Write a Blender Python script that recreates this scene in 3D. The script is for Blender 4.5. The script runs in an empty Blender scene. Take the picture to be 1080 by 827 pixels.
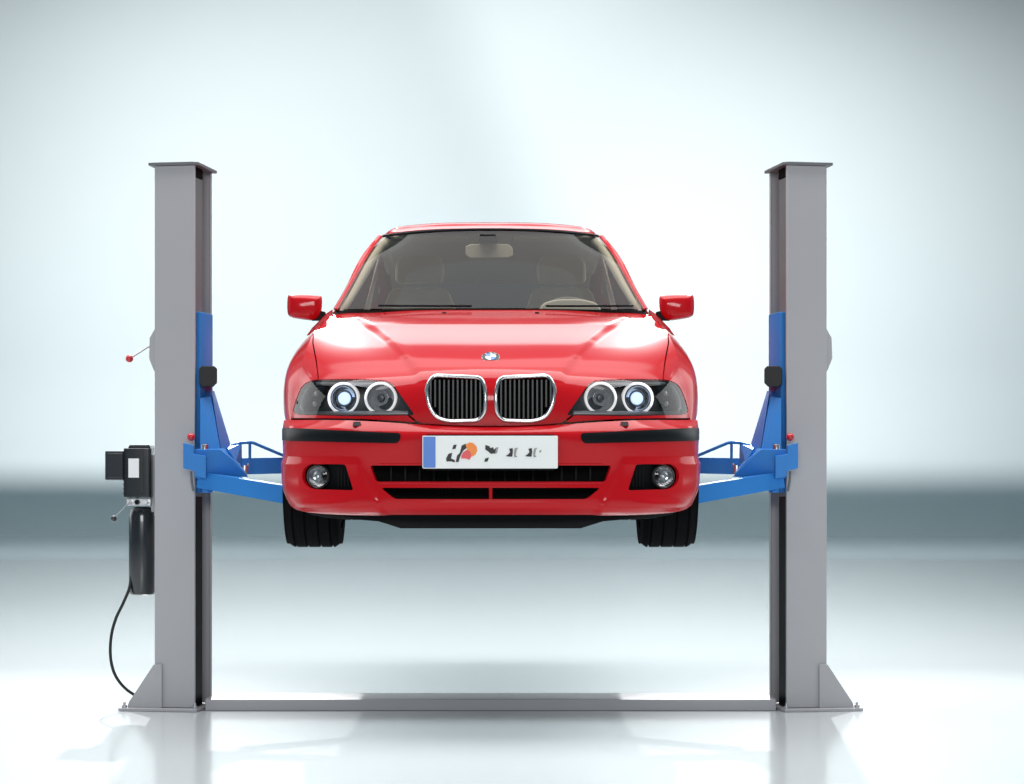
import bpy, bmesh, math, random
import numpy as np
from mathutils import Vector, Matrix
random.seed(4)
R = math.radians
C = bpy.context.scene.collection
sc = bpy.context.scene

# ------------------------------------------------------------------ camera
F = 2432.0; CX = 517.5; HZ = 530.0; CAMY = -11.75; EYE = 1.05
cam = bpy.data.objects.new('camera', bpy.data.cameras.new('camera')); C.objects.link(cam); sc.camera = cam
cam.location = (0, CAMY, EYE); cam.rotation_euler = (R(90), 0, 0)
cam.data.sensor_width = 36; cam.data.lens = F/1080*36
cam.data.shift_x = (540-CX)/1080; cam.data.shift_y = (HZ-413.5)/1080
cam.data.clip_start = 0.1; cam.data.clip_end = 400

# ------------------------------------------------------------------ studio light
w = bpy.data.worlds.new('World'); sc.world = w; w.use_nodes = True
w.node_tree.nodes['Background'].inputs[0].default_value = (0.55, 0.84, 1.0, 1)
w.node_tree.nodes['Background'].inputs[1].default_value = 0.20
sc.view_settings.view_transform = 'Standard'; sc.view_settings.look = 'None'
sc.view_settings.exposure = 0; sc.view_settings.gamma = 1
sc.view_settings.use_curve_mapping = False

def aim(o, tgt):
    d = Vector(tgt) - o.location
    o.rotation_euler = d.to_track_quat('-Z', 'Y').to_euler()
def area(name, loc, tgt, sx, sy, power, col=(1, 1, 1), spread=180):
    l = bpy.data.lights.new(name, 'AREA'); l.shape = 'RECTANGLE'; l.size = sx; l.size_y = sy
    l.energy = power; l.color = col; l.spread = R(spread)
    o = bpy.data.objects.new(name, l); C.objects.link(o); o.location = loc; aim(o, tgt); return o
def spot(name, loc, tgt, ang, power, blend=1.0, size=0.5, col=(1, 1, 1)):
    l = bpy.data.lights.new(name, 'SPOT'); l.spot_size = R(ang); l.spot_blend = blend
    l.energy = power; l.shadow_soft_size = size; l.color = col
    o = bpy.data.objects.new(name, l); C.objects.link(o); o.location = loc; aim(o, tgt); return o
# lamps washing the backdrop (each bank is cut off below by a flag, see studio())
LAMPY, LAMPZ = 34, 19
spot('backdrop_lamp', (5, LAMPY, LAMPZ), (6, 66, 10.5), 60, 20000, 1.0, 0.16)
spot('backdrop_lamp', (-3, LAMPY, LAMPZ), (-2, 66, 8.0), 70, 60000, 1.0, 0.10)
spot('backdrop_lamp', (-18, LAMPY, LAMPZ), (-18, 66, 7.0), 66, 32000, 1.0, 0.10)
spot('backdrop_lamp', (17, LAMPY, LAMPZ), (16, 66, 5.5), 56, 30000, 1.0, 0.10)
spot('horizon_fill', (-9, 28, 13), (-11, 52, 0.0), 116, 5500, 1.0, 1.0, (0.66, 0.90, 1.0))  # unseen fill pair added to lift the dark horizon band
spot('horizon_fill', (9, 28, 13), (11, 52, 0.0), 116, 5500, 1.0, 1.0, (0.66, 0.90, 1.0))
# big soft lamp over the stage
area('stage_lamp', (0, -0.5, 15), (0, -0.499, 0), 24, 10, 4600)
# softboxes round the car
area('high_softbox', (0, 9.0, 7.5), (0, -1.0, 1.8), 18, 1.7, 215)
area('overhead_softbox', (0, 2.3, 7.5), (0, 0.0, 2.2), 16, 3.0, 210)
area('side_softbox', (-6.2, 2.5, 3.0), (0, -0.6, 1.6), 4, 3.5, 80)
area('side_softbox', (6.2, 2.5, 3.0), (0, -0.6, 1.6), 4, 3.5, 80)
area('front_softbox', (0, -15.5, 4.6), (0, 0, 1.6), 6, 2.5, 660)
# back lamps that throw the column shadows towards the viewer
spot('column_lamp', (-3.0, 14, 9.5), (-2.75, -1.4, 0.0), 19, 17500, 1.0, 0.14)
spot('column_lamp', (3.0, 14, 9.5), (2.75, -1.4, 0.0), 19, 17500, 1.0, 0.14)

# ------------------------------------------------------------------ materials
def mat(name, col, rough=0.5, metal=0, coat=0, emit=None, es=0, spec=0.5, noise=0.0, nscale=8, bump=0.0, bscale=60, cr=0.03, cior=1.5):
    m = bpy.data.materials.new(name); m.use_nodes = True
    nt = m.node_tree; b = nt.nodes['Principled BSDF']
    b.inputs['Base Color'].default_value = (*col, 1); b.inputs['Roughness'].default_value = rough
    b.inputs['Metallic'].default_value = metal; b.inputs['Coat Weight'].default_value = coat
    b.inputs['Coat Roughness'].default_value = cr; b.inputs['Coat IOR'].default_value = cior
    b.inputs['Specular IOR Level'].default_value = spec
    if emit: b.inputs['Emission Color'].default_value = (*emit, 1); b.inputs['Emission Strength'].default_value = es
    tc = nt.nodes.new('ShaderNodeTexCoord')
    if noise:
        n = nt.nodes.new('ShaderNodeTexNoise'); n.inputs['Scale'].default_value = nscale; n.inputs['Detail'].default_value = 5
        mx = nt.nodes.new('ShaderNodeMix'); mx.data_type = 'RGBA'
        mx.inputs['A'].default_value = (*[c*(1-noise) for c in col], 1)
        mx.inputs['B'].default_value = (*[min(1, c*(1+noise)) for c in col], 1)
        nt.links.new(tc.outputs['Object'], n.inputs['Vector'])
        nt.links.new(n.outputs['Fac'], mx.inputs['Factor']); nt.links.new(mx.outputs['Result'], b.inputs['Base Color'])
    if bump:
        n2 = nt.nodes.new('ShaderNodeTexNoise'); n2.inputs['Scale'].default_value = bscale; n2.inputs['Detail'].default_value = 3
        bp = nt.nodes.new('ShaderNodeBump'); bp.inputs['Strength'].default_value = bump; bp.inputs['Distance'].default_value = 0.002
        nt.links.new(tc.outputs['Object'], n2.inputs['Vector'])
        nt.links.new(n2.outputs['Fac'], bp.inputs['Height']); nt.links.new(bp.outputs['Normal'], b.inputs['Normal'])
    return m
def glass(name, tint, gloss_rough=0.0, ior=1.5, op=0.0, opcol=(0.1, 0.1, 0.1)):
    m = bpy.data.materials.new(name); m.use_nodes = True; nt = m.node_tree
    for n in list(nt.nodes): nt.nodes.remove(n)
    out = nt.nodes.new('ShaderNodeOutputMaterial'); tr = nt.nodes.new('ShaderNodeBsdfTransparent')
    gl = nt.nodes.new('ShaderNodeBsdfGlossy'); fr = nt.nodes.new('ShaderNodeFresnel'); mx = nt.nodes.new('ShaderNodeMixShader')
    tr.inputs[0].default_value = (*tint, 1); gl.inputs['Roughness'].default_value = gloss_rough; fr.inputs['IOR'].default_value = ior
    nt.links.new(fr.outputs[0], mx.inputs[0]); nt.links.new(tr.outputs[0], mx.inputs[1]); nt.links.new(gl.outputs[0], mx.inputs[2])
    if op:
        df = nt.nodes.new('ShaderNodeBsdfDiffuse'); df.inputs[0].default_value = (*opcol, 1); m2 = nt.nodes.new('ShaderNodeMixShader')
        m2.inputs[0].default_value = op; nt.links.new(mx.outputs[0], m2.inputs[1]); nt.links.new(df.outputs[0], m2.inputs[2])
        nt.links.new(m2.outputs[0], out.inputs[0])
    else: nt.links.new(mx.outputs[0], out.inputs[0])
    return m
M = dict(
    paint=mat('red_paint', (0.50, 0.004, 0.009), 0.45, 0, 1.0, spec=0.05, cr=0.09, cior=1.32),
    black=mat('black_plastic', (0.003, 0.003, 0.004), 0.5, spec=0.12, bump=0.15),
    trim=mat('black_rubber_trim', (0.004, 0.005, 0.006), 0.35, spec=0.2, noise=0.2),
    void=mat('dark_interior', (0.004, 0.004, 0.004), 0.9, spec=0.1),
    chrome=mat('chrome', (0.66, 0.65, 0.65), 0.22, 1.0),
    slat=mat('grille_slat', (0.011, 0.011, 0.012), 0.35, 0.1),
    tyre=mat('tyre_rubber', (0.003, 0.003, 0.0035), 0.85, spec=0.08, bump=0.3, noise=0.2),
    rim=mat('alloy', (0.55, 0.56, 0.58), 0.3, 1.0),
    grey=mat('grey_enamel', (0.395, 0.388, 0.405), 0.42, 0, 0.1, noise=0.035, nscale=3, bump=0.08, bscale=90),
    capg=mat('dark_grey_enamel', (0.14, 0.15, 0.155), 0.45, noise=0.08),
    blue=mat('blue_enamel', (0.03, 0.20, 0.56), 0.42, 0, 0.0, spec=0.25, noise=0.05, nscale=5, bump=0.08, bscale=80),
    pblack=mat('black_enamel', (0.012, 0.014, 0.018), 0.25, 0, 0.5, noise=0.15),
    alu=mat('cast_aluminium', (0.55, 0.56, 0.58), 0.35, 0.9, noise=0.2, nscale=30),
    label=mat('white_sticker', (0.8, 0.8, 0.8), 0.5),
    redk=mat('red_knob', (0.5, 0.012, 0.02), 0.3, 0, 0.4),
    rubber=mat('black_rubber', (0.014, 0.014, 0.014), 0.7, bump=0.3),
    steel=mat('bright_steel', (0.5, 0.5, 0.52), 0.3, 1.0),
    white=mat('plate_white', (0.85, 0.85, 0.83), 0.35),
    pblue=mat('plate_blue', (0.07, 0.2, 0.6), 0.35),
    ink=mat('plate_ink', (0.01, 0.01, 0.01), 0.5),
    inkg=mat('plate_grey_ink', (0.3, 0.3, 0.3), 0.5),
    orange=mat('plate_orange', (0.9, 0.24, 0.02), 0.4),
    pink=mat('plate_pink', (0.75, 0.08, 0.09), 0.4),
    glass=glass('tinted_windscreen', (0.86, 0.83, 0.74), 0.0, 1.5),
    dglass=glass('dark_window_glass', (0.85, 0.86, 0.86), 0.0, 1.5),
    rglass=glass('rear_window_glass', (0.11, 0.14, 0.15), 0.0, 1.5),
    lens=glass('headlight_lens', (0.93, 0.94, 0.95), 0.0, 1.4),
    bowl=mat('reflector_bowl', (0.5, 0.5, 0.5), 0.16, 1.0),
    bezel=mat('headlight_bezel', (0.07, 0.07, 0.072), 0.3, 0.3),
    silver=mat('silver_bezel', (0.50, 0.50, 0.51), 0.35, 0.6),
    halo=mat('lit_halo_ring', (0.9, 0.9, 0.9), 0.3, emit=(1, 0.97, 0.95), es=0.5),
    xenon=mat('lit_xenon_lamp', (0.8, 0.9, 1), 0.2, emit=(0.55, 0.72, 1.0), es=1.1),
    lampglass=mat('lamp_glass', (0.75, 0.76, 0.8), 0.12, 0.6, 1.0),
    beige=mat('beige_leather', (0.72, 0.68, 0.54), 0.6, noise=0.1),
    liner=mat('grey_headliner', (0.78, 0.74, 0.67), 0.9),
    dash=mat('dashboard_vinyl', (0.16, 0.155, 0.15), 0.6, bump=0.2),
)

# ------------------------------------------------------------------ generic helpers
def base(o):
    p = Vector((0, 0, 0))
    while o is not None: p += o.location; o = o.parent
    return p
def link(name, me, m, parent=None, smooth=False, label=None):
    """links a mesh given in WORLD coordinates as a child with its origin at the parent's origin"""
    o = bpy.data.objects.new(name, me); C.objects.link(o)
    if m: me.materials.append(m)
    if parent is not None:
        b = base(parent); me.transform(Matrix.Translation(-b)); o.parent = parent
    for p in me.polygons: p.use_smooth = smooth
    if label: o['label'] = label
    return o
def obj(name, bm, m, parent=None, smooth=False, bev=0, angle=35, label=None):
    bmesh.ops.recalc_face_normals(bm, faces=bm.faces)
    me = bpy.data.meshes.new(name); bm.to_mesh(me); bm.free()
    o = link(name, me, m, parent, smooth or bev > 0, label)
    if bev:
        d = o.modifiers.new('bevel', 'BEVEL'); d.width = bev; d.segments = 2; d.limit_method = 'ANGLE'; d.angle_limit = R(30)
        d.harden_normals = True
    elif smooth and angle:
        e = o.modifiers.new('split', 'EDGE_SPLIT'); e.split_angle = R(angle)
    return o
def empty(name, loc, label, cat, group=None, kind=None):
    o = bpy.data.objects.new(name, None); C.objects.link(o); o.location = loc; o.empty_display_size = 0.2
    o['label'] = label; o['category'] = cat
    return o
def BM(): return bmesh.new()
def box(bm, x0, x1, y0, y1, z0, z1, mtx=None):
    vs = [bm.verts.new((x, y, z)) for x in (x0, x1) for y in (y0, y1) for z in (z0, z1)]
    for f in ((0, 1, 3, 2), (4, 6, 7, 5), (0, 4, 5, 1), (2, 3, 7, 6), (0, 2, 6, 4), (1, 5, 7, 3)):
        bm.faces.new([vs[i] for i in f])
    if mtx is not None: bmesh.ops.transform(bm, matrix=mtx, verts=vs)
    return bm
def prism(bm, pts, d0, d1, axis='y', mtx=None):
    """closed outline extruded along axis; pts are the other two coordinates"""
    def mk(p, d):
        return {'y': (p[0], d, p[1]), 'z': (p[0], p[1], d), 'x': (d, p[0], p[1])}[axis]
    a = [bm.verts.new(mk(p, d0)) for p in pts]; b = [bm.verts.new(mk(p, d1)) for p in pts]
    n = len(pts); bm.faces.new(a); bm.faces.new(b[::-1])
    for i in range(n): bm.faces.new((a[i], b[i], b[(i+1) % n], a[(i+1) % n]))
    if mtx is not None: bmesh.ops.transform(bm, matrix=mtx, verts=a+b)
    return bm
def hull(bm, pts):
    vs = [bm.verts.new(p) for p in pts]
    bmesh.ops.convex_hull(bm, input=vs)
    return bm
def tube(bm, pts, r, n=12, closed=False, flat=None):
    pts = [Vector(p) for p in pts]; k = len(pts); rings = []
    rr = r if isinstance(r, (list, tuple)) else [r]*k
    up = Vector((0, 0, 1))
    t0 = (pts[1]-pts[0]).normalized()
    if abs(t0.dot(up)) > 0.95: up = Vector((1, 0, 0))
    nrm = (up - t0*up.dot(t0)).normalized()
    for i, p in enumerate(pts):
        if closed: t = (pts[(i+1) % k]-pts[i-1]).normalized()
        else: t = (pts[min(i+1, k-1)]-pts[max(i-1, 0)]).normalized()
        nrm = (nrm - t*nrm.dot(t)).normalized(); bn = t.cross(nrm)
        rings.append([bm.verts.new(p + (nrm*math.cos(a)+bn*math.sin(a))*rr[i]) for a in [2*math.pi*j/n for j in range(n)]])
    for i in range(k if closed else k-1):
        A, B = rings[i], rings[(i+1) % k]
        # match ring start on closure
        off = 0
        if closed and i == k-1:
            off = min(range(n), key=lambda q: (A[0].co-B[q].co).length)
        for j in range(n):
            bm.faces.new((A[j], A[(j+1) % n], B[(j+1+off) % n], B[(j+off) % n]))
    if not closed: bm.faces.new(rings[0]); bm.faces.new(rings[-1][::-1])
    return bm
def lathe(bm, prof, n=40, mtx=None, a0=0, a1=2*math.pi):
    """prof: (r, h) pairs round local z"""
    full = abs(a1-a0-2*math.pi) < 1e-6; vs = []
    k = n if full else n+1; allv = []
    for i in range(k):
        a = a0+(a1-a0)*i/n; col = []
        for r, h in prof: v = bm.verts.new((r*math.cos(a), r*math.sin(a), h)); col.append(v); allv.append(v)
        vs.append(col)
    for i in range(n):
        A, B = vs[i], vs[(i+1) % k]
        for j in range(len(prof)-1):
            bm.faces.new((A[j], B[j], B[j+1], A[j+1]))
    if mtx is not None: bmesh.ops.transform(bm, matrix=mtx, verts=allv)
    bmesh.ops.remove_doubles(bm, verts=allv, dist=1e-5)
    return bm
def ball(bm, c, r, seg=20, sc_=(1, 1, 1)):
    bmesh.ops.create_uvsphere(bm, u_segments=seg, v_segments=seg//2+2, radius=r,
                              matrix=Matrix.Translation(c) @ Matrix.Diagonal((*sc_, 1)))
    return bm
def Wp(px, py, y):
    d = y-CAMY
    return Vector(((px-CX)*d/F, y, EYE-(py-HZ)*d/F))
def closed_spline(pts, n=12):
    out = []; k = len(pts); P = [np.array(p, float) for p in pts]
    for i in range(k):
        a, b, c, d = P[i-1], P[i], P[(i+1) % k], P[(i+2) % k]
        for j in range(n):
            t = j/n; out.append(0.5*((2*b)+(-a+c)*t+(2*a-5*b+4*c-d)*t*t+(-a+3*b-3*c+d)*t**3))
    return np.array(out)
def rounded(pts, r, n=6):
    """closed polygon with corners rounded by r (px or m)"""
    out = []; k = len(pts); P = [np.array(p, float) for p in pts]
    for i in range(k):
        p = P[i]; a = P[i-1]-p; b = P[(i+1) % k]-p; la, lb = np.linalg.norm(a), np.linalg.norm(b)
        rr = r[i] if isinstance(r, (list, tuple)) else r
        q = min(rr, la*0.48, lb*0.48); s = p+a/la*q; e = p+b/lb*q
        for j in range(n+1):
            t = j/n; out.append((1-t)**2*s+2*t*(1-t)*p+t*t*e)
    return np.array(out)
def mirror(pts): return np.array([(-p[0], p[1]) for p in pts][::-1])

# ------------------------------------------------------------------ studio setting
def studio():
    m = mat('studio_floor_white', (0.50, 0.527, 0.535), 0.15, spec=0.25, noise=0.012, nscale=0.8)
    mb = mat('backdrop_cloth', (0.478, 0.528, 0.537), 0.8, spec=0.1, noise=0.012, nscale=0.8)
    bm = BM(); YB = 60; RAD = 6; HW = 100
    vs = [bm.verts.new(v) for v in ((-HW, -30, 0), (HW, -30, 0), (HW, YB, 0), (-HW, YB, 0))]; bm.faces.new(vs)
    o = obj('floor', bm, m); o['kind'] = 'structure'
    bm = BM(); prof = [(YB, 0.0)]
    for i in range(1, 17):
        a = R(90)*i/16; prof.append((YB+RAD*math.sin(a), RAD*(1-math.cos(a))))
    prof.append((YB+RAD, 30))
    A = [bm.verts.new((-HW, y, z)) for y, z in prof]; B = [bm.verts.new((HW, y, z)) for y, z in prof]
    for i in range(len(prof)-1): bm.faces.new((A[i], B[i], B[i+1], A[i+1]))
    o = obj('backdrop', bm, mb, smooth=True, angle=0); o['kind'] = 'structure'
    # unseen flags added to shape the light: matt black boards that stop the lamps spilling low on the backdrop
    def flag(y, ylamp, zlamp, ytgt, ztgt, h):
        z = zlamp+(ztgt-zlamp)*(y-ylamp)/(ytgt-ylamp)
        bm = BM(); sgn = 1 if h > 0 else -1
        box(bm, -30, 30, y, y+0.05, min(z, z+h), max(z, z+h)); f = obj('unseen_light_flag', bm, M['void'])
        f['kind'] = 'structure'
    bm = prism(BM(), [(3.95, 19.9), (4.95, 17.6), (2.4, 17.6), (2.1, 19.9)], LAMPY+3.0, LAMPY+3.04, 'y'); f = obj('unseen_light_flag', bm, M['void'])  # slanted board added to cut a soft diagonal edge into the backdrop light
    f['kind'] = 'structure'
    flag(LAMPY+3.1, LAMPY, LAMPZ, 64, 1.75, -4.6)
    flag(8, 4.5, 15, 48, 0, 6.0)
studio()

# ------------------------------------------------------------------ two-post lift
lift = empty('two_post_lift', (0, 0, 0), 'grey two-post car lift with blue carriages and arms holding up the red car', 'car lift')
def channel(w=0.105, d=0.15, t=0.008, lip=0.018, r=0.0):
    return [(w-lip*0, -d), (w, -d+lip), (w-t, -d+lip), (w-t, -d+t), (-w+t, -d+t), (-w+t, d-t), (w-t, d-t),
            (w-t, d-lip), (w, d-lip), (w, d), (-w, d), (-w, -d)]
def post(sg):
    """sg=-1 the column on the left of the photo, +1 its mirror image"""
    T = Matrix.Translation((sg*1.5645, 0, 0)) @ Matrix.Diagonal((-sg, 1, 1, 1)) @ Matrix.Rotation(R(-10), 4, 'Z')
    TOPZ = 2.745
    def side(x): return 'left' if sg < 0 else 'right'
    bm = prism(BM(), channel(), 0.018, TOPZ, 'z', T)
    col = obj('column', bm, M['grey'], lift, bev=0.003)
    # top plate
    bm = prism(BM(), [(-0.132, -0.168), (0.105, -0.168), (0.125, -0.15), (0.125, 0.17), (-0.132, 0.17)], TOPZ+0.001, TOPZ+0.016, 'z', T)
    obj('top_plate', bm, M['capg'], col, bev=0.002)
    bm = prism(BM(), [(0.02, -0.139), (0.095, -0.139), (0.095, 0.02), (0.04, 0.02)], TOPZ-0.05, TOPZ-0.002, 'z', T)
    obj('cable_pulley_block', bm, M['void'], col)
    # base plate, gussets and anchor bolts
    bm = prism(BM(), [(-0.28, -0.20), (0.13, -0.20), (0.13, 0.20), (-0.28, 0.20)], 0.0005, 0.016, 'z', T)
    bp = obj('base_plate', bm, M['grey'], lift, bev=0.003)
    for yy in (-0.158, 0.162):
        bm = prism(BM(), [(-0.245, 0.0165), (-0.062, 0.0165), (-0.062, 0.235), (-0.105, 0.235), (-0.235, 0.045)], yy-0.006, yy+0.004, 'y', T)
        obj('gusset', bm, M['grey'], bp, bev=0.002)
    for x, y in ((-0.255, -0.175), (-0.255, 0.175), (-0.2, 0.0), (0.115, -0.18), (0.115, 0.18)):
        bm = lathe(BM(), [(0, 0.045), (0.007, 0.045), (0.007, 0.03), (0.014, 0.03), (0.014, 0.0165)], 12, T @ Matrix.Translation((x, y, 0)))
        obj('anchor_bolt', bm, M['steel'], bp, smooth=True)
    # safety lock cover on the outer web
    c0 = 1.83
    bm = prism(BM(), [(-0.1055, c0+0.13), (-0.125, c0+0.10), (-0.152, c0+0.055), (-0.155, c0-0.05), (-0.13, c0-0.11), (-0.1055, c0-0.14)], -0.09, 0.02, 'y', T)
    lc = obj('lock_cover', bm, M['grey'], col, bev=0.004)
    if sg < 0:
        a = Wp(158.5, 364.5, -0.04); b = Wp(138.5, 377, -0.10)
        hd = obj('release_lever', tube(BM(), [a, b], 0.0048, 10), M['steel'], lift, smooth=True)
        obj('knob', ball(BM(), Wp(136.5, 378.3, -0.10), 0.0195), M['redk'], hd, smooth=True)
    # lifting screw seen inside the lower channel
    bm = lathe(BM(), [(0.022, 0.03), (0.022, TOPZ-0.06)], 20, T @ Matrix.Translation((0.0, 0.02, 0)))
    obj('lifting_screw', bm, M['pblack'], col, smooth=True)
    # dark strips added for the shade inside the channel, black below, dark grey above
    bm = prism(BM(), [(0.045, -0.1395), (0.0955, -0.1395), (0.0955, 0.01), (0.045, 0.01)], 0.02, 1.08, 'z', T)
    obj('lower_shade_strip', bm, M['black'], col)
    bm = prism(BM(), [(0.045, -0.1395), (0.0955, -0.1395), (0.0955, 0.01), (0.045, 0.01)], 1.082, TOPZ-0.055, 'z', T)
    obj('upper_shade_strip', bm, M['capg'], col)

    # carriage -------------------------------------------------------
    def q(px, py, y): v = Wp(px, py, y); return Vector((v.x*(-sg), v.y, v.z)) if sg > 0 else v
    # (mirroring about x=0 : q gives left coordinates for sg=-1, mirrored for sg=+1)
    root = None
    pr = [(0.052, -0.088), (0.118, -0.088), (0.132, -0.074), (0.132, 0.088), (0.118, 0.10), (0.052, 0.10), (0.052, 0.088), (0.12, 0.088), (0.12, -0.076), (0.052, -0.076)]
    bm = prism(BM(), [(0.058, -0.092), (0.115, -0.092), (0.128, -0.062), (0.128, 0.088), (0.058, 0.088)], 1.10, 2.012, 'z', T)
    car_ = obj('carriage', bm, M['blue'], lift, bev=0.004)
    # flared web below the door guard
    bm = BM()
    hull(bm, [q(211, 420, -0.17), q(223, 418, -0.10), q(211, 478, -0.22), q(233, 478, -0.22), q(212, 420, -0.05), q(235, 478, -0.06)])
    obj('web_plate', bm, M['blue'], car_, bev=0.002)
    bm = BM()
    hull(bm, [q(223.2, 412, -0.10), q(226, 412, 0.05), q(233.5, 477, -0.21), q(241, 477, -0.10), q(243, 468, 0.0), q(226, 477, 0.0)])
    obj('side_web_plate', bm, M['blue'], car_, bev=0.002)
    # arm bracket box
    bm = BM(); hull(bm, [q(205.5, 474, -0.26), q(205.5, 503, -0.26), q(208, 505, -0.25), q(232, 474, -0.27), q(262, 503, -0.20), q(250, 488, -0.22),
                         q(207, 476, -0.0), q(207, 503, 0.0), q(240, 470, 0.0), q(258, 503, -0.02)])
    obj('arm_bracket', bm, M['blue'], car_, bev=0.003)
    bm = BM(); hull(bm, [q(241, 474, -0.20), q(255, 467.5, 0.02), q(255.5, 489, 0.02), q(249, 487, -0.2), q(240, 480, -0.19), q(236, 470, 0.04), q(236, 489, 0.04)])
    obj('rear_bracket', bm, M['blue'], car_, bev=0.003)
    # front stop block wrapping the column lip
    bm = prism(BM(), [tuple(q(px, py, -0.27))[0::2] for px, py in ((194, 467), (205, 470), (205.2, 479), (218, 481), (218, 505), (206, 502), (206, 497), (194, 494))], -0.30, -0.262, 'y')
    obj('stop_block', bm, M['blue'], car_, bev=0.003)
    obj('red_cap', ball(BM(), q(201.5, 461, -0.25), 0.0205), M['redk'], car_, smooth=True)
    obj('pivot_pin', lathe(BM(), [(0, 0.03), (0.015, 0.03), (0.018, 0.025), (0.018, -0.03)], 20, Matrix.Translation(q(216, 475, -0.235))), M['steel'], car_, smooth=True)
    obj('cable_end', tube(BM(), [q(201.5, 497, -0.22), q(202, 507, -0.22), q(204, 518, -0.21)], 0.006, 8), M['capg'], car_, smooth=True)
    # door guard
    bm = BM(); hull(bm, [p for dy in (-0.16, 0.04) for p in [q(209+a, 386+b, dy) for a, b in ((1, 3), (4, 0), (17, 0), (20, 3), (20, 18), (16, 22), (5, 22), (1, 19))]])
    obj('door_guard', bm, M['rubber'], car_, bev=0.006)
    # front arm --------------------------------------------------------
    A0, A1 = q(213, 506, -0.20), q(297, 520.5, -0.40)
    dirv = (A1-A0).normalized(); E = A0+dirv*0.80
    sidev = dirv.cross(Vector((0, 0, 1))).normalized(); upv = sidev.cross(dirv)
    def bar(bm, p, e, hw, hh0, hh1):
        dv = (e-p).normalized(); s = dv.cross(Vector((0, 0, 1))).normalized(); u = s.cross(dv)
        hull(bm, [p+s*a*hw+u*b*hh0 for a in (-1, 1) for b in (-1, 1)]+[e+s*a*hw+u*b*hh1 for a in (-1, 1) for b in (-1, 1)])
    bm = BM(); bar(bm, A0, A0+dirv*0.56, 0.045, 0.040, 0.044)
    fa = obj('lift_arm', bm, M['blue'], lift, bev=0.005)
    bm = BM(); bar(bm, A0+dirv*0.40, E, 0.034, 0.030, 0.030); obj('sliding_tube', bm, M['blue'], fa, bev=0.004)
    bm = lathe(BM(), [(0, 0.05), (0.05, 0.05), (0.055, 0.045), (0.055, 0.025), (0.03, 0.025), (0.03, -0.03), (0, -0.03)], 28, Matrix.Translation(E+Vector((0, 0, 0.02))))
    obj('lift_pad', bm, M['rubber'], fa, smooth=True)
    obj('pivot_pin', lathe(BM(), [(0, 0.055), (0.022, 0.055), (0.022, -0.06), (0, -0.06)], 24, Matrix.Translation(A0+dirv*0.03)), M['blue'], fa, smooth=True)
    # rear arm
    B0, B1 = q(250, 492, 0.12), q(299, 491, 0.34)
    dr = (B1-B0).normalized(); E2 = B0+dr*0.80+Vector((0, 0, -0.06))
    bm = BM(); bar(bm, B0, B0+dr*0.55, 0.04, 0.042, 0.042)
    ra = obj('lift_arm', bm, M['blue'], lift, bev=0.005)
    bm = BM(); bar(bm, B0+dr*0.35, E2, 0.03, 0.028, 0.028); obj('sliding_tube', bm, M['blue'], ra, bev=0.004)
    bm = lathe(BM(), [(0, 0.05), (0.05, 0.05), (0.055, 0.045), (0.055, 0.025), (0.03, 0.025), (0.03, -0.03), (0, -0.03)], 28, Matrix.Translation(E2+Vector((0, 0, -0.01))))
    obj('lift_pad', bm, M['rubber'], ra, smooth=True)
    # bent guard rod over the rear arm
    bm = tube(BM(), [q(244, 470, -0.02), q(254, 467, 0.0), q(264, 466.5, 0.03), q(268, 467.5, 0.04), q(281, 473, 0.10), q(300, 481, 0.18), q(318, 488, 0.27)], 0.0085, 10)
    obj('guard_rod', bm, M['blue'], ra, smooth=True)
    obj('rod_upright', tube(BM(), [q(263.5, 468, 0.03), q(263.5, 497, 0.05)], 0.0075, 10), M['blue'], ra, smooth=True)
    obj('restraint_gear', lathe(BM(), [(0, 0.02), (0.017, 0.02), (0.02, 0.0), (0.017, -0.025), (0, -0.025)], 14, Matrix.Translation(q(258, 495, -0.05))), M['alu'], ra, smooth=True)
    obj('gear_plunger', tube(BM(), [q(256, 503, -0.06), q(262, 489, -0.04)], 0.006, 10), M['alu'], ra, smooth=True)
    return T
TL = post(-1); post(1)
# floor cable cover between the columns
bm = prism(BM(), [(-0.12, 0.0006), (0.36, 0.0006), (0.36, 0.050), (-0.09, 0.060), (-0.12, 0.056)], -1.44, 1.44, 'x')
obj('floor_plate', bm, M['grey'], lift, bev=0.003)
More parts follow.
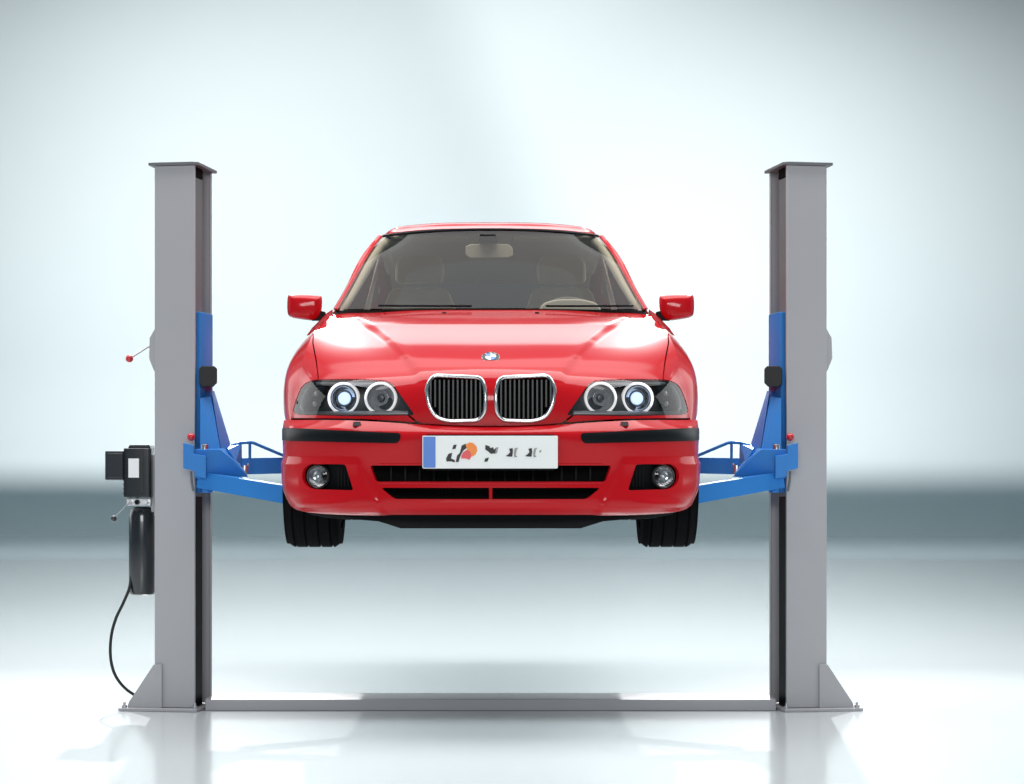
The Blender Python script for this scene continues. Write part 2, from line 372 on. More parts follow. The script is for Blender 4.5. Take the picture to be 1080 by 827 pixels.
# power unit on the left column
def power_unit():
    Y0 = -0.03
    def q(px, py, dy=0): return Wp(px, py, Y0+dy)
    a = q(132.5, 473); b = q(164, 525)
    bm = prism(BM(), rounded([(a.x, -0.115), (b.x-0.01, -0.115), (b.x-0.01, 0.09), (a.x, 0.09)], 0.02), b.z+0.0, a.z, 'z')
    pu = obj('power_unit', bm, M['pblack'], lift, bev=0.006)
    for k in range(9):
        z = b.z+0.02+k*0.022
        bm = prism(BM(), rounded([(a.x-0.003, -0.118), (b.x-0.012, -0.118), (b.x-0.012, 0.085), (a.x-0.003, 0.085)], 0.022), z, z+0.006, 'z')
        obj('cooling_fin', bm, M['pblack'], pu)
    bm = prism(BM(), [tuple(q(x, y))[0::2] for x, y in ((137, 473), (161, 473), (160, 469.5), (139, 469.5))], -0.10, 0.06, 'y'); obj('motor_cap', bm, M['pblack'], pu, bev=0.004)
    a2 = q(113.5, 476); b2 = q(133, 506.5)
    bm = box(BM(), a2.x, b2.x, -0.11, 0.05, b2.z, a2.z); sb = obj('switch_box', bm, M['pblack'], pu, bev=0.005)
    bm = box(BM(), a2.x+0.012, b2.x-0.004, -0.116, -0.108, b2.z+0.012, a2.z-0.012); obj('box_lid', bm, M['pblack'], sb, bev=0.003)
    a3 = q(138.5, 484); b3 = q(149.5, 504)
    bm = box(BM(), a3.x, b3.x, -0.1245, -0.1195, b3.z, a3.z); obj('rating_sticker', bm, M['label'], pu)
    bm = box(BM(), q(151.5, 0).x, q(153.5, 0).x, -0.1245, -0.1185, q(0, 520).z, q(0, 474).z); obj('seam_strip', bm, M['slat'], pu)
    # valve block
    a4 = q(135, 525.5); b4 = q(163, 533.5)
    bm = box(BM(), a4.x, b4.x-0.01, -0.09, 0.07, b4.z, a4.z-0.001); vb = obj('valve_block', bm, M['alu'], pu, bev=0.004)
    for px in (139, 147, 156):
        bm = lathe(BM(), [(0, 0.02), (0.012, 0.02), (0.014, 0.0), (0.014, -0.02)], 6, Matrix.Translation(q(px, 529.5)+Vector((0, -0.075, 0))) @ Matrix.Rotation(R(90), 4, 'X'))
        obj('port_plug', bm, M['alu'] if px != 147 else M['black'], vb)
    lv = obj('lowering_handle', tube(BM(), [q(137, 529, -0.10), q(130, 537, -0.11), q(122, 545, -0.12)], 0.0035, 8), M['steel'], pu, smooth=True)
    obj('knob', ball(BM(), q(119.8, 547, -0.12), 0.0155), M['pblack'], lv, smooth=True)
    # tank
    c = q(149.5, 0); z0 = q(0, 628).z; z1 = q(0, 534.5).z; r = 0.0665
    bm = lathe(BM(), [(0, z0), (r-0.02, z0), (r-0.006, z0+0.006), (r, z0+0.02), (r, z1-0.05), (r-0.006, z1-0.02), (r-0.018, z1-0.004), (r-0.03, z1), (0, z1)], 48, Matrix.Translation((c.x, -0.02, 0)))
    obj('oil_tank', bm, M['pblack'], pu, smooth=True)
    # hose
    pts = [Wp(x, y, yy) for x, y, yy in ((138.5, 606, -0.05), (136.5, 620, -0.07), (130, 636, -0.09), (122, 653, -0.1), (117.2, 672, -0.1), (116.6, 693, -0.11), (121, 711, -0.13), (131, 725, -0.10), (144, 734, -0.06), (158, 739, -0.03))]
    sp = []
    P = [pts[0]]+pts+[pts[-1]]
    for i in range(1, len(P)-2):
        for j in range(6):
            t = j/6; A, B_, C_, D = P[i-1], P[i], P[i+1], P[i+2]
            sp.append(0.5*((2*B_)+(C_-A)*t+(2*A-5*B_+4*C_-D)*t*t+(3*B_-A-3*C_+D)*t**3))
    obj('hydraulic_hose', tube(BM(), sp, 0.0078, 10), M['rubber'], pu, smooth=True)
    bm = box(BM(), q(160, 0).x, q(168, 0).x, -0.05, 0.05, q(0, 540).z, q(0, 480).z); obj('mounting_bracket', bm, M['grey'], pu)
power_unit()

# ------------------------------------------------------------------ the car: spline patches
KX = 515.5
car = empty('red_saloon_car', (0, 0.7, 0.84), 'shiny red saloon car with twin kidney grille raised on the blue arms of the lift', 'car')
def U3(u, py, y):
    d = y-CAMY
    return (u*d/F, y, EYE-(py-HZ)*d/F)
def natural_basis(n):
    """returns f(t array in [0,n-1]) -> (len, n) matrix of the natural cubic spline basis"""
    A = np.zeros((n, n)); B = np.zeros((n, n)); A[0, 0] = 1; A[-1, -1] = 1
    for i in range(1, n-1):
        A[i, i-1] = 1; A[i, i] = 4; A[i, i+1] = 1
        B[i, i-1] = 6; B[i, i] = -12; B[i, i+1] = 6
    Mm = np.linalg.solve(A, B)
    def f(t):
        t = np.asarray(t, float); i = np.clip(t.astype(int), 0, n-2); x = t-i; I = np.eye(n)
        a = 1-x
        return (I[i]*a[:, None]+I[i+1]*x[:, None]+Mm[i]*((a**3-a)/6)[:, None]+Mm[i+1]*((x**3-x)/6)[:, None])
    return f
def proj_front(P): d = P[:, 1]-CAMY; return np.stack([P[:, 0]*F/d, HZ-(P[:, 2]-EYE)*F/d], 1)
def proj_side(P): return np.stack([P[:, 1], P[:, 2]], 1)
def inside(pts, poly):
    x, y = pts[:, 0], pts[:, 1]; r = np.zeros(len(pts), bool); n = len(poly)
    for i in range(n):
        x0, y0 = poly[i-1]; x1, y1 = poly[i]
        if y0 == y1: continue
        c = ((y0 > y) != (y1 > y)) & (x < (x1-x0)*(y-y0)/(y1-y0)+x0); r ^= c
    return r
def nearest(pts, poly):
    best = np.full(len(pts), 1e9); out = pts.copy()
    for i in range(len(poly)):
        a = poly[i-1]; b = poly[i]; ab = b-a; L = (ab**2).sum()
        if L < 1e-12: continue
        t = np.clip(((pts-a)@ab)/L, 0, 1); q = a+t[:, None]*ab; d = np.linalg.norm(pts-q, axis=1)
        k = d < best; best[k] = d[k]; out[k] = q[k]
    return out, best
class Patch:
    def __init__(s, rows, sym=True, proj=proj_front, outward=None):
        c = np.array(rows, float)
        if sym:
            m = c[:, :0:-1].copy(); m[:, :, 0] *= -1; c = np.concatenate([m, c], 1)
        s.c = c; s.nt, s.ns = c.shape[:2]; s.ft = natural_basis(s.nt); s.fs = natural_basis(s.ns); s.proj = proj
        s.out = outward; s.mod = None; s.sym = sym
    def ev(s, u, t):
        a = s.fs(np.clip(u, 0, s.ns-1)); b = s.ft(np.clip(t, 0, s.nt-1))
        return np.einsum('kr,rcd,kc->kd', b, s.c, a)
    def normal(s, u, t):
        e = 1e-3; du = s.ev(u+e, t)-s.ev(u-e, t); dt = s.ev(u, t+e)-s.ev(u, t-e)
        n = np.cross(du, dt); n /= np.linalg.norm(n, axis=1)[:, None]+1e-12
        o = np.array([0, 0.9, 1.5]) if s.out is None else np.array(s.out)
        P = s.ev(u, t); v = P-o
        if s.out is None: v[:, 1] *= 1.0
        sg = np.sign((n*v).sum(1)); sg = np.where(np.median(sg) >= 0, 1, -1) if True else sg
        return n*sg
    def snap(s, u, t, target, it=4):
        e = 1e-3
        for _ in range(it):
            p = s.proj(s.ev(u, t)); ju = (s.proj(s.ev(u+e, t))-s.proj(s.ev(u-e, t)))/(2*e); jt = (s.proj(s.ev(u, t+e))-s.proj(s.ev(u, t-e)))/(2*e)
            r = target-p; det = ju[:, 0]*jt[:, 1]-ju[:, 1]*jt[:, 0]; det = np.where(abs(det) < 1e-6, 1e-6, det)
            a = (r[:, 0]*jt[:, 1]-r[:, 1]*jt[:, 0])/det; b = (ju[:, 0]*r[:, 1]-ju[:, 1]*r[:, 0])/det
            u = np.clip(u+np.clip(a, -.15, .15), 0, s.ns-1); t = np.clip(t+np.clip(b, -.15, .15), 0, s.nt-1)
        return u, t
    def at(s, px):
        """surface points and normals at projected positions"""
        px = np.array(px, float); g = getattr(s, 'g', None)
        if g is None:
            U_, T_ = np.meshgrid(np.linspace(0, s.ns-1, 90), np.linspace(0, s.nt-1, 60)); U_ = U_.ravel(); T_ = T_.ravel()
            g = s.g = (U_, T_, s.proj(s.ev(U_, T_)))
        k = [np.argmin(((g[2]-p)**2).sum(1)) for p in px]
        u, t = s.snap(g[0][k], g[1][k], px, 8); return s.full(u, t), s.normal(u, t)
    def full(s, u, t):
        P = s.ev(u, t)
        if s.mod is not None: P = P+s.normal(u, t)*s.mod(s.proj(P))[:, None]
        return P
    def mesh(s, nu, nt_, keep=(), cut=(), off=0.0, u0=None, u1=None, t0=None, t1=None):
        uu = np.linspace(0 if u0 is None else u0, s.ns-1 if u1 is None else u1, nu+1); tt = np.linspace(0 if t0 is None else t0, s.nt-1 if t1 is None else t1, nt_+1)
        U_, T_ = np.meshgrid(uu, tt); U_ = U_.ravel(); T_ = T_.ravel(); P = s.ev(U_, T_); q = s.proj(P)
        idx = np.arange((nu+1)*(nt_+1)).reshape(nt_+1, nu+1)
        fc = np.stack([idx[:-1, :-1].ravel(), idx[:-1, 1:].ravel(), idx[1:, 1:].ravel(), idx[1:, :-1].ravel()], 1)
        cen = q[fc].mean(1); k = np.ones(len(fc), bool)
        for p in keep: k &= inside(cen, p)
        for p in cut: k &= ~inside(cen, p)
        cnt_all = np.bincount(fc.ravel(), minlength=len(U_)); cnt = np.bincount(fc[k].ravel(), minlength=len(U_))
        bd = np.where((cnt > 0) & (cnt < cnt_all))[0]
        if len(bd):
            best = np.full(len(bd), 1e9); tg = q[bd].copy()
            for p in list(keep)+list(cut):
                o, d = nearest(q[bd], np.asarray(p)); m = d < best; best[m] = d[m]; tg[m] = o[m]
            u, t = s.snap(U_[bd], T_[bd], tg); U_[bd] = u; T_[bd] = t
        P = s.full(U_, T_)
        N = s.normal(U_, T_); P = P+N*off
        fk = fc[k]; used = np.unique(fk); remap = -np.ones(len(U_), int); remap[used] = np.arange(len(used))
        fk = remap[fk]; V = P[used]
        if len(fk):
            n0 = np.cross(V[fk[:, 1]]-V[fk[:, 0]], V[fk[:, 3]]-V[fk[:, 0]]); sg = (n0*N[used][fk[:, 0]]).sum(1)
            if np.median(sg) < 0: fk = fk[:, ::-1]
        me = bpy.data.meshes.new('m'); me.from_pydata([tuple(v) for v in V], [], [tuple(int(a) for a in f) for f in fk]); me.update(); return me
def panel(name, me, m, parent, th=0.012, label=None, sm=True):
    me.name = name; o = link(name, me, m, parent, sm, label)
    if th:
        s = o.modifiers.new('solid', 'SOLIDIFY'); s.thickness = th; s.offset = -1
        e = o.modifiers.new('split', 'EDGE_SPLIT'); e.split_angle = R(50)
    return o
def row(*a): return [U3(*p) for p in a]

# hood / fender nose patch
UR = [
 row((0,449,-1.70),(50,448,-1.695),(100,444,-1.655),(150,441.5,-1.56),(190,441,-1.385),(210,441,-1.18)),
 row((0,425,-1.715),(50,425,-1.705),(100,424,-1.655),(149,422,-1.545),(187,421,-1.365),(207,421,-1.165)),
 row((0,402,-1.69),(50,402,-1.68),(100,402,-1.61),(147,402,-1.49),(183,403,-1.325),(203,404,-1.14)),
 row((0,387,-1.59),(50,387,-1.575),(99,388,-1.51),(144,389,-1.40),(179,389,-1.25),(200,388,-1.08)),
 row((0,368,-1.36),(50,368,-1.35),(98,369,-1.30),(140,370,-1.21),(174,370,-1.09),(194.5,368,-.96)),
 row((0,349,-1.02),(50,349,-1.01),(95,350,-.97),(134,351,-.90),(165,351,-.82),(186,350,-.74)),
 row((0,337,-.79),(50,337,-.78),(93,338,-.745),(130,339,-.685),(158,340.5,-.61),(178,342,-.54)),
 row((0,327,-.50),(50,327,-.49),(91,328,-.465),(124,330,-.43),(150,330.5,-.385),(169,332,-.345)),
]
PU = Patch(UR)
def hood_mod(q):
    u = np.abs(q[:, 0]); v = q[:, 1]
    xs = np.interp(v, [330, 345, 360, 378, 392, 402], [150, 128, 108, 90, 80, 76])
    a = 1/(1+np.exp((u-xs)/2.2)); f = np.clip((v-330)/15, 0, 1)*np.clip((404-v)/14, 0, 1)
    return 0.012*a*f
PU.mod = hood_mod
HL = rounded([(80, 438), (92, 421), (103, 405.5), (110, 401), (150, 399.5), (188, 400.5), (199, 406), (205.5, 421), (209, 434), (204, 437.5), (150, 439)], [3, 8, 5, 5, 8, 8, 6, 8, 4, 6, 8])
HLm = mirror(HL)
HOOD_R = [(0, 470), (66, 452), (78, 445), (100, 428), (150, 415), (181.5, 408), (182, 397), (184, 381), (187.5, 362), (187, 350), (180, 340.5), (171, 334), (163, 328), (160, 310), (0, 300)]
def closed_pair(r, e=0): return np.array(r+[(-x, y) for x, y in r[::-1]], float)
HOOD = closed_pair(HOOD_R)
def shift_hood(k): 
    r = [(max(0, x-k) if 60 < x else x, y-(k if y > 400 and x > 60 else 0)) for x, y in HOOD_R]
    return closed_pair(r)
KID = rounded([(8.5, 399.5), (61, 397.5), (68, 409), (65, 428), (57, 441), (44, 444.5), (13, 443.5), (6.5, 436), (5, 416)], [7, 11, 8, 10, 9, 10, 8, 6, 12], 8)
KIDm = mirror(KID)
hood = panel('hood', PU.mesh(300, 170, keep=[shift_hood(0.7)], cut=[KID, KIDm, HL, HLm]), M['paint'], car)
me = PU.mesh(150, 170, cut=[shift_hood(-0.7), HL, HLm], u0=5.0); panel('fender', me, M['paint'], car)
me = PU.mesh(150, 170, cut=[shift_hood(-0.7), HL, HLm], u1=5.0); panel('fender', me, M['paint'], car)
# dark filler sheet added behind the shut lines to keep light from leaking through
panel('shut_line_filler', PU.mesh(60, 40, off=-0.085, u0=.3, u1=9.7), M['void'], car, 0)

# kidney grille
for sg in (1, -1):
    k = KID if sg > 0 else KIDm
    P, N = PU.at(k[::2]); pts = [Vector(p+n*0.003) for p, n in zip(P, N)]
    kid = obj('kidney_grille', tube(BM(), pts, 0.0092, 12, closed=True), M['chrome'], car, smooth=True, angle=0)
    bm = BM()
    prism(bm, [tuple(p[0::2]) for p, n in zip(P, N)], -1.60, -1.585, 'y'); obj('grille_backing', bm, M['void'], kid)
    for i in range(12):
        u = 11+i*4.75; top = 400; bot = 443
        if u > 57: bot = 430
        bm = BM(); a = Wp(CX+sg*u, top, -1.675); b = Wp(CX+sg*u, bot, -1.685)
        box(bm, a.x-0.0035, a.x+0.0035, -1.685, -1.62, b.z+0.003, a.z-0.003); obj('slat', bm, M['slat'], kid)
# emblem on the hood
def place(patch, px, off=0.0, up=Vector((0, 0, 1))):
    P, N = patch.at([px]); n = Vector(N[0]).normalized(); x = up.cross(n).normalized(); y = n.cross(x)
    m = Matrix((x, y, n)).transposed().to_4x4(); m.translation = Vector(P[0])+n*off; return m
EB = place(PU, (0, 380.5), 0.002)
n_ = EB.to_3x3() @ Vector((0, 0, 1))
# tip the badge a little towards the front so it reads as an ellipse
EB = EB @ Matrix.Rotation(R(14), 4, 'X')
em = obj('emblem', lathe(BM(), [(0, 0.004), (0.0250, 0.004), (0.0255, 0.0045), (0.036, 0.0045), (0.0375, 0.003), (0.0375, -0.012)], 48, EB), M['ink'], hood, smooth=True)
obj('emblem_rim', lathe(BM(), [(0.0365, 0.003), (0.0375, 0.006), (0.040, 0.004), (0.040, -0.014)], 48, EB), M['chrome'], em, smooth=True)
for k, mm in enumerate(('white', 'pblue', 'white', 'pblue')):
    bm = BM(); ring = [(0, 0)]+[(0.0245*math.cos(R(90*k+a)), 0.0245*math.sin(R(90*k+a))) for a in range(0, 91, 10)]
    prism(bm, ring, 0.0045, 0.0065, 'z', EB); obj('emblem_quarter', bm, M[mm], em)
def text(body, size, mtx, m, parent, name, depth=0.0006):
    cu = bpy.data.curves.new('t', 'FONT'); cu.body = body; cu.size = size; cu.align_x = 'CENTER'; cu.align_y = 'CENTER'; cu.extrude = depth
    o = bpy.data.objects.new('t', cu); C.objects.link(o); dg = bpy.context.evaluated_depsgraph_get()
    me = bpy.data.meshes.new_from_object(o.evaluated_get(dg)); bpy.data.objects.remove(o); me.transform(mtx); me.name = name
    return link(name, me, m, parent)
for ch, a in (('B', 42), ('M', 0), ('W', -42)):
    text(ch, 0.0115, EB @ Matrix.Rotation(R(a), 4, 'Z') @ Matrix.Translation((0, 0.0305, 0.0054)), M['white'], em, 'emblem_letter')

# headlights
def headlight(sg):
    HP = HL if sg > 0 else HLm
    # clear cover first: it carries the rest
    cover = panel('headlight', PU.mesh(300, 170, keep=[HP], off=-0.002), M['lens'], car, 0)
    # housing behind it, made from the same surface set back
    big = np.array([((p[0]-sg*148)*1.035+sg*148, (p[1]-419)*1.10+419) for p in HP])
    panel('housing', PU.mesh(200, 120, keep=[big], off=-0.062), M['bezel'], cover, 0)
    # upper silver eyebrow and lower silver lip
    for name, px, r in (('upper_bezel', [(108+i*3.0, 402.6) for i in range(27)], 0.0075), ('lower_bezel', [(88+i*4.2, 435.6-0.02*i) for i in range(28)], 0.0095)):
        P, N = PU.at([(sg*a, b) for a, b in px]); pts = [Vector(p-n*0.016) for p, n in zip(P, N)]
        obj(name, tube(BM(), pts, r, 8), M['silver'], cover, smooth=True)
    bm = BM()
    for u, lit in ((117.5, False), (157.3, True)):
        P, N = PU.at([(sg*u, 419.7)]); c = Vector(P[0]); n = Vector(N[0]); n = (n+Vector((0, -2.2, 0))).normalized(); n.z = 0.0; n.normalize()
        x = Vector((0, 0, 1)).cross(n).normalized(); m = Matrix((x, Vector((0, 0, 1)), n)).transposed().to_4x4(); m.translation = c-n*0.030
        rr = 0.0715
        ring = obj('halo_ring', lathe(BM(), [(rr-0.011, -0.004), (rr-0.009, 0.004), (rr-0.0045, 0.007), (rr, 0.004), (rr+0.001, -0.02)], 56, m), M['halo'], cover, smooth=True)
        prof = [(rr-0.010, -0.003)]+[((rr-0.012)*math.cos(a), -0.004-0.034*math.sin(a)) for a in [R(90*i/10) for i in range(1, 9)]]
        obj('reflector', lathe(BM(), prof, 48, m), M['bowl'] if lit else M['silver'], cover, smooth=True)
        lensm = M['xenon'] if lit else M['lampglass']
        prof = [(0, 0.012), (0.012, 0.010), (0.021, 0.003), (0.026, -0.008), (0.028, -0.024)]
        if lit:
            obj('lit_lamp', lathe(BM(), prof, 32, m), lensm, cover, smooth=True)
            obj('lamp_collar', lathe(BM(), [(0.029, -0.02), (0.034, -0.012), (0.038, -0.018)], 32, m), M['bezel'], cover, smooth=True)
        else:
            obj('main_beam_lamp', lathe(BM(), [(0, 0.004), (0.014, 0.002), (0.016, -0.02)], 24, m), M['bezel'], cover, smooth=True)
            obj('lamp_collar', lathe(BM(), [(0.018, -0.016), (0.032, -0.006), (0.034, -0.016)], 24, m), M['lampglass'], cover, smooth=True)
    # indicator at the outer end
    P, N = PU.at([(sg*188, 419)]); c = Vector(P[0]); n = (Vector(N[0])+Vector((0, -1, 0))).normalized(); x = Vector((0, 0, 1)).cross(n).normalized()
    m = Matrix((x, n.cross(x), n)).transposed().to_4x4(); m.translation = c-n*0.034
    obj('indicator_lamp', lathe(BM(), [(0, 0.010), (0.02, 0.006), (0.032, -0.004), (0.036, -0.014)], 32, m @ Matrix.Diagonal((0.85, 1.35, 1, 1))), M['slat'], cover, smooth=True)
    for dz in (-0.024, 0.022):
        obj('indicator_bulb', ball(BM(), m @ Vector((0, dz, 0.006)), 0.013), M['lampglass'], cover, smooth=True)
    P, N = PU.at([(sg*a, b) for a, b in ((193, 405), (197.5, 412), (200.5, 421), (202, 430), (200, 434))])
    obj('outer_bezel', tube(BM(), [Vector(p-n*0.014) for p, n in zip(P, N)], [0.004, 0.009, 0.012, 0.011, 0.005], 10), M['silver'], cover, smooth=True)
headlight(1); headlight(-1)

# bumper patch
BR = [
 row((0,543,-1.655),(50,543,-1.65),(105,543,-1.615),(155,542,-1.525),(190,539,-1.40),(207,534,-1.29),(212.5,527,-1.20)),
 row((0,533,-1.72),(50,533,-1.715),(105,533,-1.68),(155,532,-1.59),(192,528,-1.45),(211,521,-1.32),(217,515,-1.20)),
 row((0,513,-1.725),(50,513,-1.72),(105,513,-1.685),(155,512,-1.59),(192.5,509,-1.455),(212,503,-1.32),(218.5,500,-1.20)),
 row((0,491,-1.73),(50,491,-1.725),(105,491,-1.69),(155,490,-1.595),(193,488,-1.455),(213,484,-1.32),(219,482,-1.20)),
 row((0,470,-1.75),(50,470,-1.745),(105,469,-1.71),(155,468,-1.61),(194,467,-1.465),(213.5,466,-1.33),(219.5,465,-1.20)),
 row((0,457,-1.755),(50,457,-1.75),(104,456,-1.705),(154,454.5,-1.605),(193.5,454,-1.46),(213,453,-1.325),(219.3,452,-1.20)),
 row((0,450.5,-1.715),(50,449.5,-1.71),(101,446,-1.67),(150,443.5,-1.57),(190,443,-1.395),(211,443,-1.25),(218,443,-1.19)),
]
PB = Patch(BR)
def bump_mod(q):
    u = np.abs(q[:, 0]); v = q[:, 1]
    edge = np.interp(v, [484, 492, 512, 530, 545], [140, 137, 129, 118, 108])
    a = 1/(1+np.exp(-(u-edge)/1.6)); f = np.clip((v-482)/7, 0, 1)*np.clip((546-v)/8, 0, 1)
    ridge = np.exp(-((v-531-0.02*(u-170))/4.0)**2)*np.clip((u-146)/22, 0, 1)*np.clip((207-u)/14, 0, 1)
    return 0.010*a*f+0.009*ridge
PB.mod = bump_mod
INT_U = rounded([(-127.5, 491), (127.5, 491), (121, 508), (-121, 508)], 3)
INT_L = rounded([(-116, 514.5), (116, 514.5), (107, 522), (101, 526.5), (-101, 526.5), (-107, 522)], [3, 3, 4, 5, 5, 4])
FOG = rounded([(152, 489.5), (188, 489), (195.5, 494), (197.5, 503), (194, 512), (186, 516), (143.5, 517.5)], [3, 6, 6, 8, 6, 6, 3])
STR = rounded([(94, 457.5), (150, 455.0), (213, 452.2), (218.5, 451.8), (218.5, 464.5), (213, 464.8), (150, 466.5), (97, 467.5)], [4, 5, 5, 1, 1, 5, 5, 4])
FOGm, STRm = mirror(FOG), mirror(STR)
bump = panel('front_bumper', PB.mesh(420, 150, cut=[INT_U, INT_L, FOG, FOGm]), M['paint'], car, 0.016)
# soft chin over the fog lamps handled by the patch itself; black inner ducts
for nm, y0, zs in (('intake_duct', -1.60, (486, 531)),):
    bm = BM(); a = Wp(KX-135, zs[0], y0); b = Wp(KX+135, zs[1], y0)
    pts = []
    prism(bm, [(-0.62, a.z), (0.62, a.z), (0.50, b.z), (-0.50, b.z)], -1.585, -1.57, 'y'); obj(nm, bm, M['void'], bump)
# intake mesh bars deep in the slots
for i in range(15):
    u = -105+i*15; bm = BM(); a = Wp(CX+u, 490, -1.62)
    box(bm, a.x-0.004, a.x+0.004, -1.625, -1.59, Wp(0, 507, -1.62).z, Wp(0, 492, -1.62).z); obj('intake_slat', bm, M['black'], bump)
bm = BM(); box(bm, -0.0075, 0.0075, -1.722, -1.66, Wp(0, 528, -1.7).z, Wp(0, 513, -1.7).z); obj('intake_divider', bm, M['paint'], bump, bev=0.003)
for nm, v in (('bar_lip', 509.5), ('bar_lip', 489.6)):
    P, N = PB.at([(u, v) for u in np.linspace(-118, 118, 40)]); obj(nm, tube(BM(), [Vector(p-n*0.002) for p, n in zip(P, N)], 0.0045, 8), M['paint'], bump, smooth=True)
# rubber strips
for sg in (1, -1):
    S_ = STR if sg > 0 else STRm
    panel('bumper_strip', PB.mesh(500, 200, keep=[S_], off=0.007), M['trim'], bump, 0.010)
# fog lamps
for sg in (1, -1):
    FP = FOG if sg > 0 else FOGm
    big = np.array([((p[0]-sg*170)*1.08+sg*170, (p[1]-503)*1.15+503) for p in FP])
    fg = panel('fog_lamp', PB.mesh(300, 120, keep=[big], off=-0.05), M['black'], bump, 0)
    P, N = PB.at([(sg*182.5, 502.5)]); c = Vector(P[0]); n = (Vector(N[0])+Vector((0, -1.6, 0))).normalized(); x = Vector((0, 0, 1)).cross(n).normalized()
    m = Matrix((x, n.cross(x), n)).transposed().to_4x4(); m.translation = c-n*0.026
    obj('fog_rim', lathe(BM(), [(0.045, 0.004), (0.049, 0.008), (0.053, 0.002), (0.053, -0.02)], 40, m), M['bezel'], fg, smooth=True)
    obj('fog_reflector', lathe(BM(), [(0.045, 0.0), (0.038, -0.014), (0.026, -0.022), (0.0, -0.025)], 40, m), M['bowl'], fg, smooth=True)
    obj('fog_bulb', ball(BM(), m @ Vector((0, 0, -0.004)), 0.016), M['lampglass'], fg, smooth=True)
    obj('fog_glass', lathe(BM(), [(0, 0.012), (0.02, 0.011), (0.036, 0.007), (0.046, 0.002)], 40, m), M['lens'], fg, smooth=True)
    for i in range(5):
        bm = BM(); a = Wp(CX+sg*(150+i*3.4), 0, -1.58); P, N = PB.at([(sg*(150+i*3.6), 494), (sg*(150+i*3.6), 513)])
        obj('fog_slat', tube(BM(), [Vector(P[0]-N[0]*0.035), Vector(P[1]-N[1]*0.035)], 0.003, 6), M['black'], fg)
# washer jets on the bumper top
for u in (-141, 141):
    P, N = PB.at([(u, 447.5)]); p = P[0]
    bm = prism(BM(), rounded([(p[0]-0.019, p[2]-0.009), (p[0]+0.019, p[2]-0.009), (p[0]+0.015, p[2]+0.011), (p[0]-0.015, p[2]+0.011)], 0.004), p[1]-0.014, p[1]+0.03, 'y'); obj('washer_jet', bm, M['slat'], bump, bev=0.002)
# black air dam under the bumper
bm = BM()
zb = lambda v, y=-1.55: Wp(0, v, y).z
prism(bm, [(-0.66, zb(536)), (-0.66, zb(547)), (-0.50, zb(550)), (-0.40, zb(557.5)), (0.40, zb(557.5)), (0.50, zb(550)), (0.66, zb(547)), (0.66, zb(536))], -1.50, -1.36, 'y')
for sg in (1, -1):
    hull(bm, [Vector((sg*x, y, zb(v, y))) for x, y, v in ((.64, -1.49, 536), (.64, -1.49, 548), (.74, -1.38, 536), (.74, -1.38, 546), (.83, -1.27, 534), (.83, -1.27, 542), (.64, -1.2, 536), (.64, -1.2, 548), (.80, -1.2, 534), (.80, -1.2, 542))])
obj('air_dam', bm, M['black'], bump, bev=0.004)

# number plate
def plate():
    yp = -1.788
    def q(x, y): v = Wp(430+x/6, 440+y/6, yp); return (v.x, v.z)
    bm = prism(BM(), rounded([q(93, 118), q(950, 118), q(950, 325), q(93, 325)], 0.006), yp, yp+0.012, 'y'); pl = obj('number_plate', bm, M['white'], car, bev=0.0015)
    bm = prism(BM(), [q(98, 124), q(176, 124), q(176, 320), q(98, 320)], yp-0.0016, yp-0.0004, 'y'); obj('plate_band', bm, M['pblue'], pl)
    bm = prism(BM(), [q(120, 110), q(925, 110), q(925, 335), q(120, 335)], yp+0.0125, yp+0.045, 'y'); obj('plate_holder', bm, M['black'], pl)
    sh = [('ink', [(290, 176), (310, 174), (303, 200), (281, 204)]), ('ink', [(258, 232), (282, 226), (274, 262), (290, 268), (300, 276), (296, 287), (276, 280), (246, 281), (243, 262)]),
          ('ink', [(342, 180), (368, 168), (380, 190), (352, 212), (338, 236), (328, 262), (322, 284), (304, 284), (312, 244), (330, 226)]),
          ('orange', [(366, 178), (388, 160), (414, 164), (436, 186), (440, 214), (428, 238), (408, 250), (398, 222), (378, 208)]),
          ('pink', [(352, 222), (376, 206), (396, 218), (406, 246), (390, 270), (366, 262), (338, 262), (340, 240)]),
          ('ink', [(492, 176), (516, 184), (524, 196), (540, 190), (546, 206), (556, 196), (566, 200), (552, 230), (526, 232), (508, 216), (490, 204)]),
          ('inkg', [(560, 192), (574, 190), (566, 226), (552, 234)]), ('ink', [(490, 262), (514, 256), (506, 280), (484, 284)]),
          ('ink', [(642, 200), (664, 196), (666, 218), (662, 250), (640, 250), (620, 246), (636, 236), (648, 222)]), ('inkg', [(676, 198), (700, 194), (690, 206), (684, 240), (694, 252), (674, 254), (672, 226)]),
          ('ink', [(764, 200), (786, 196), (788, 218), (784, 250), (762, 250), (742, 246), (758, 236), (770, 222)]), ('inkg', [(800, 198), (822, 194), (812, 206), (806, 240), (816, 252), (796, 254), (794, 226)]),
          ('inkg', [(834, 212), (846, 208), (844, 222), (832, 224)])]
    for i, (mm, p) in enumerate(sh):
        bm = prism(BM(), [q(*a) for a in p], yp-0.0014-0.0001*i, yp-0.0004, 'y'); obj('plate_mark', bm, M[mm], pl)
plate()

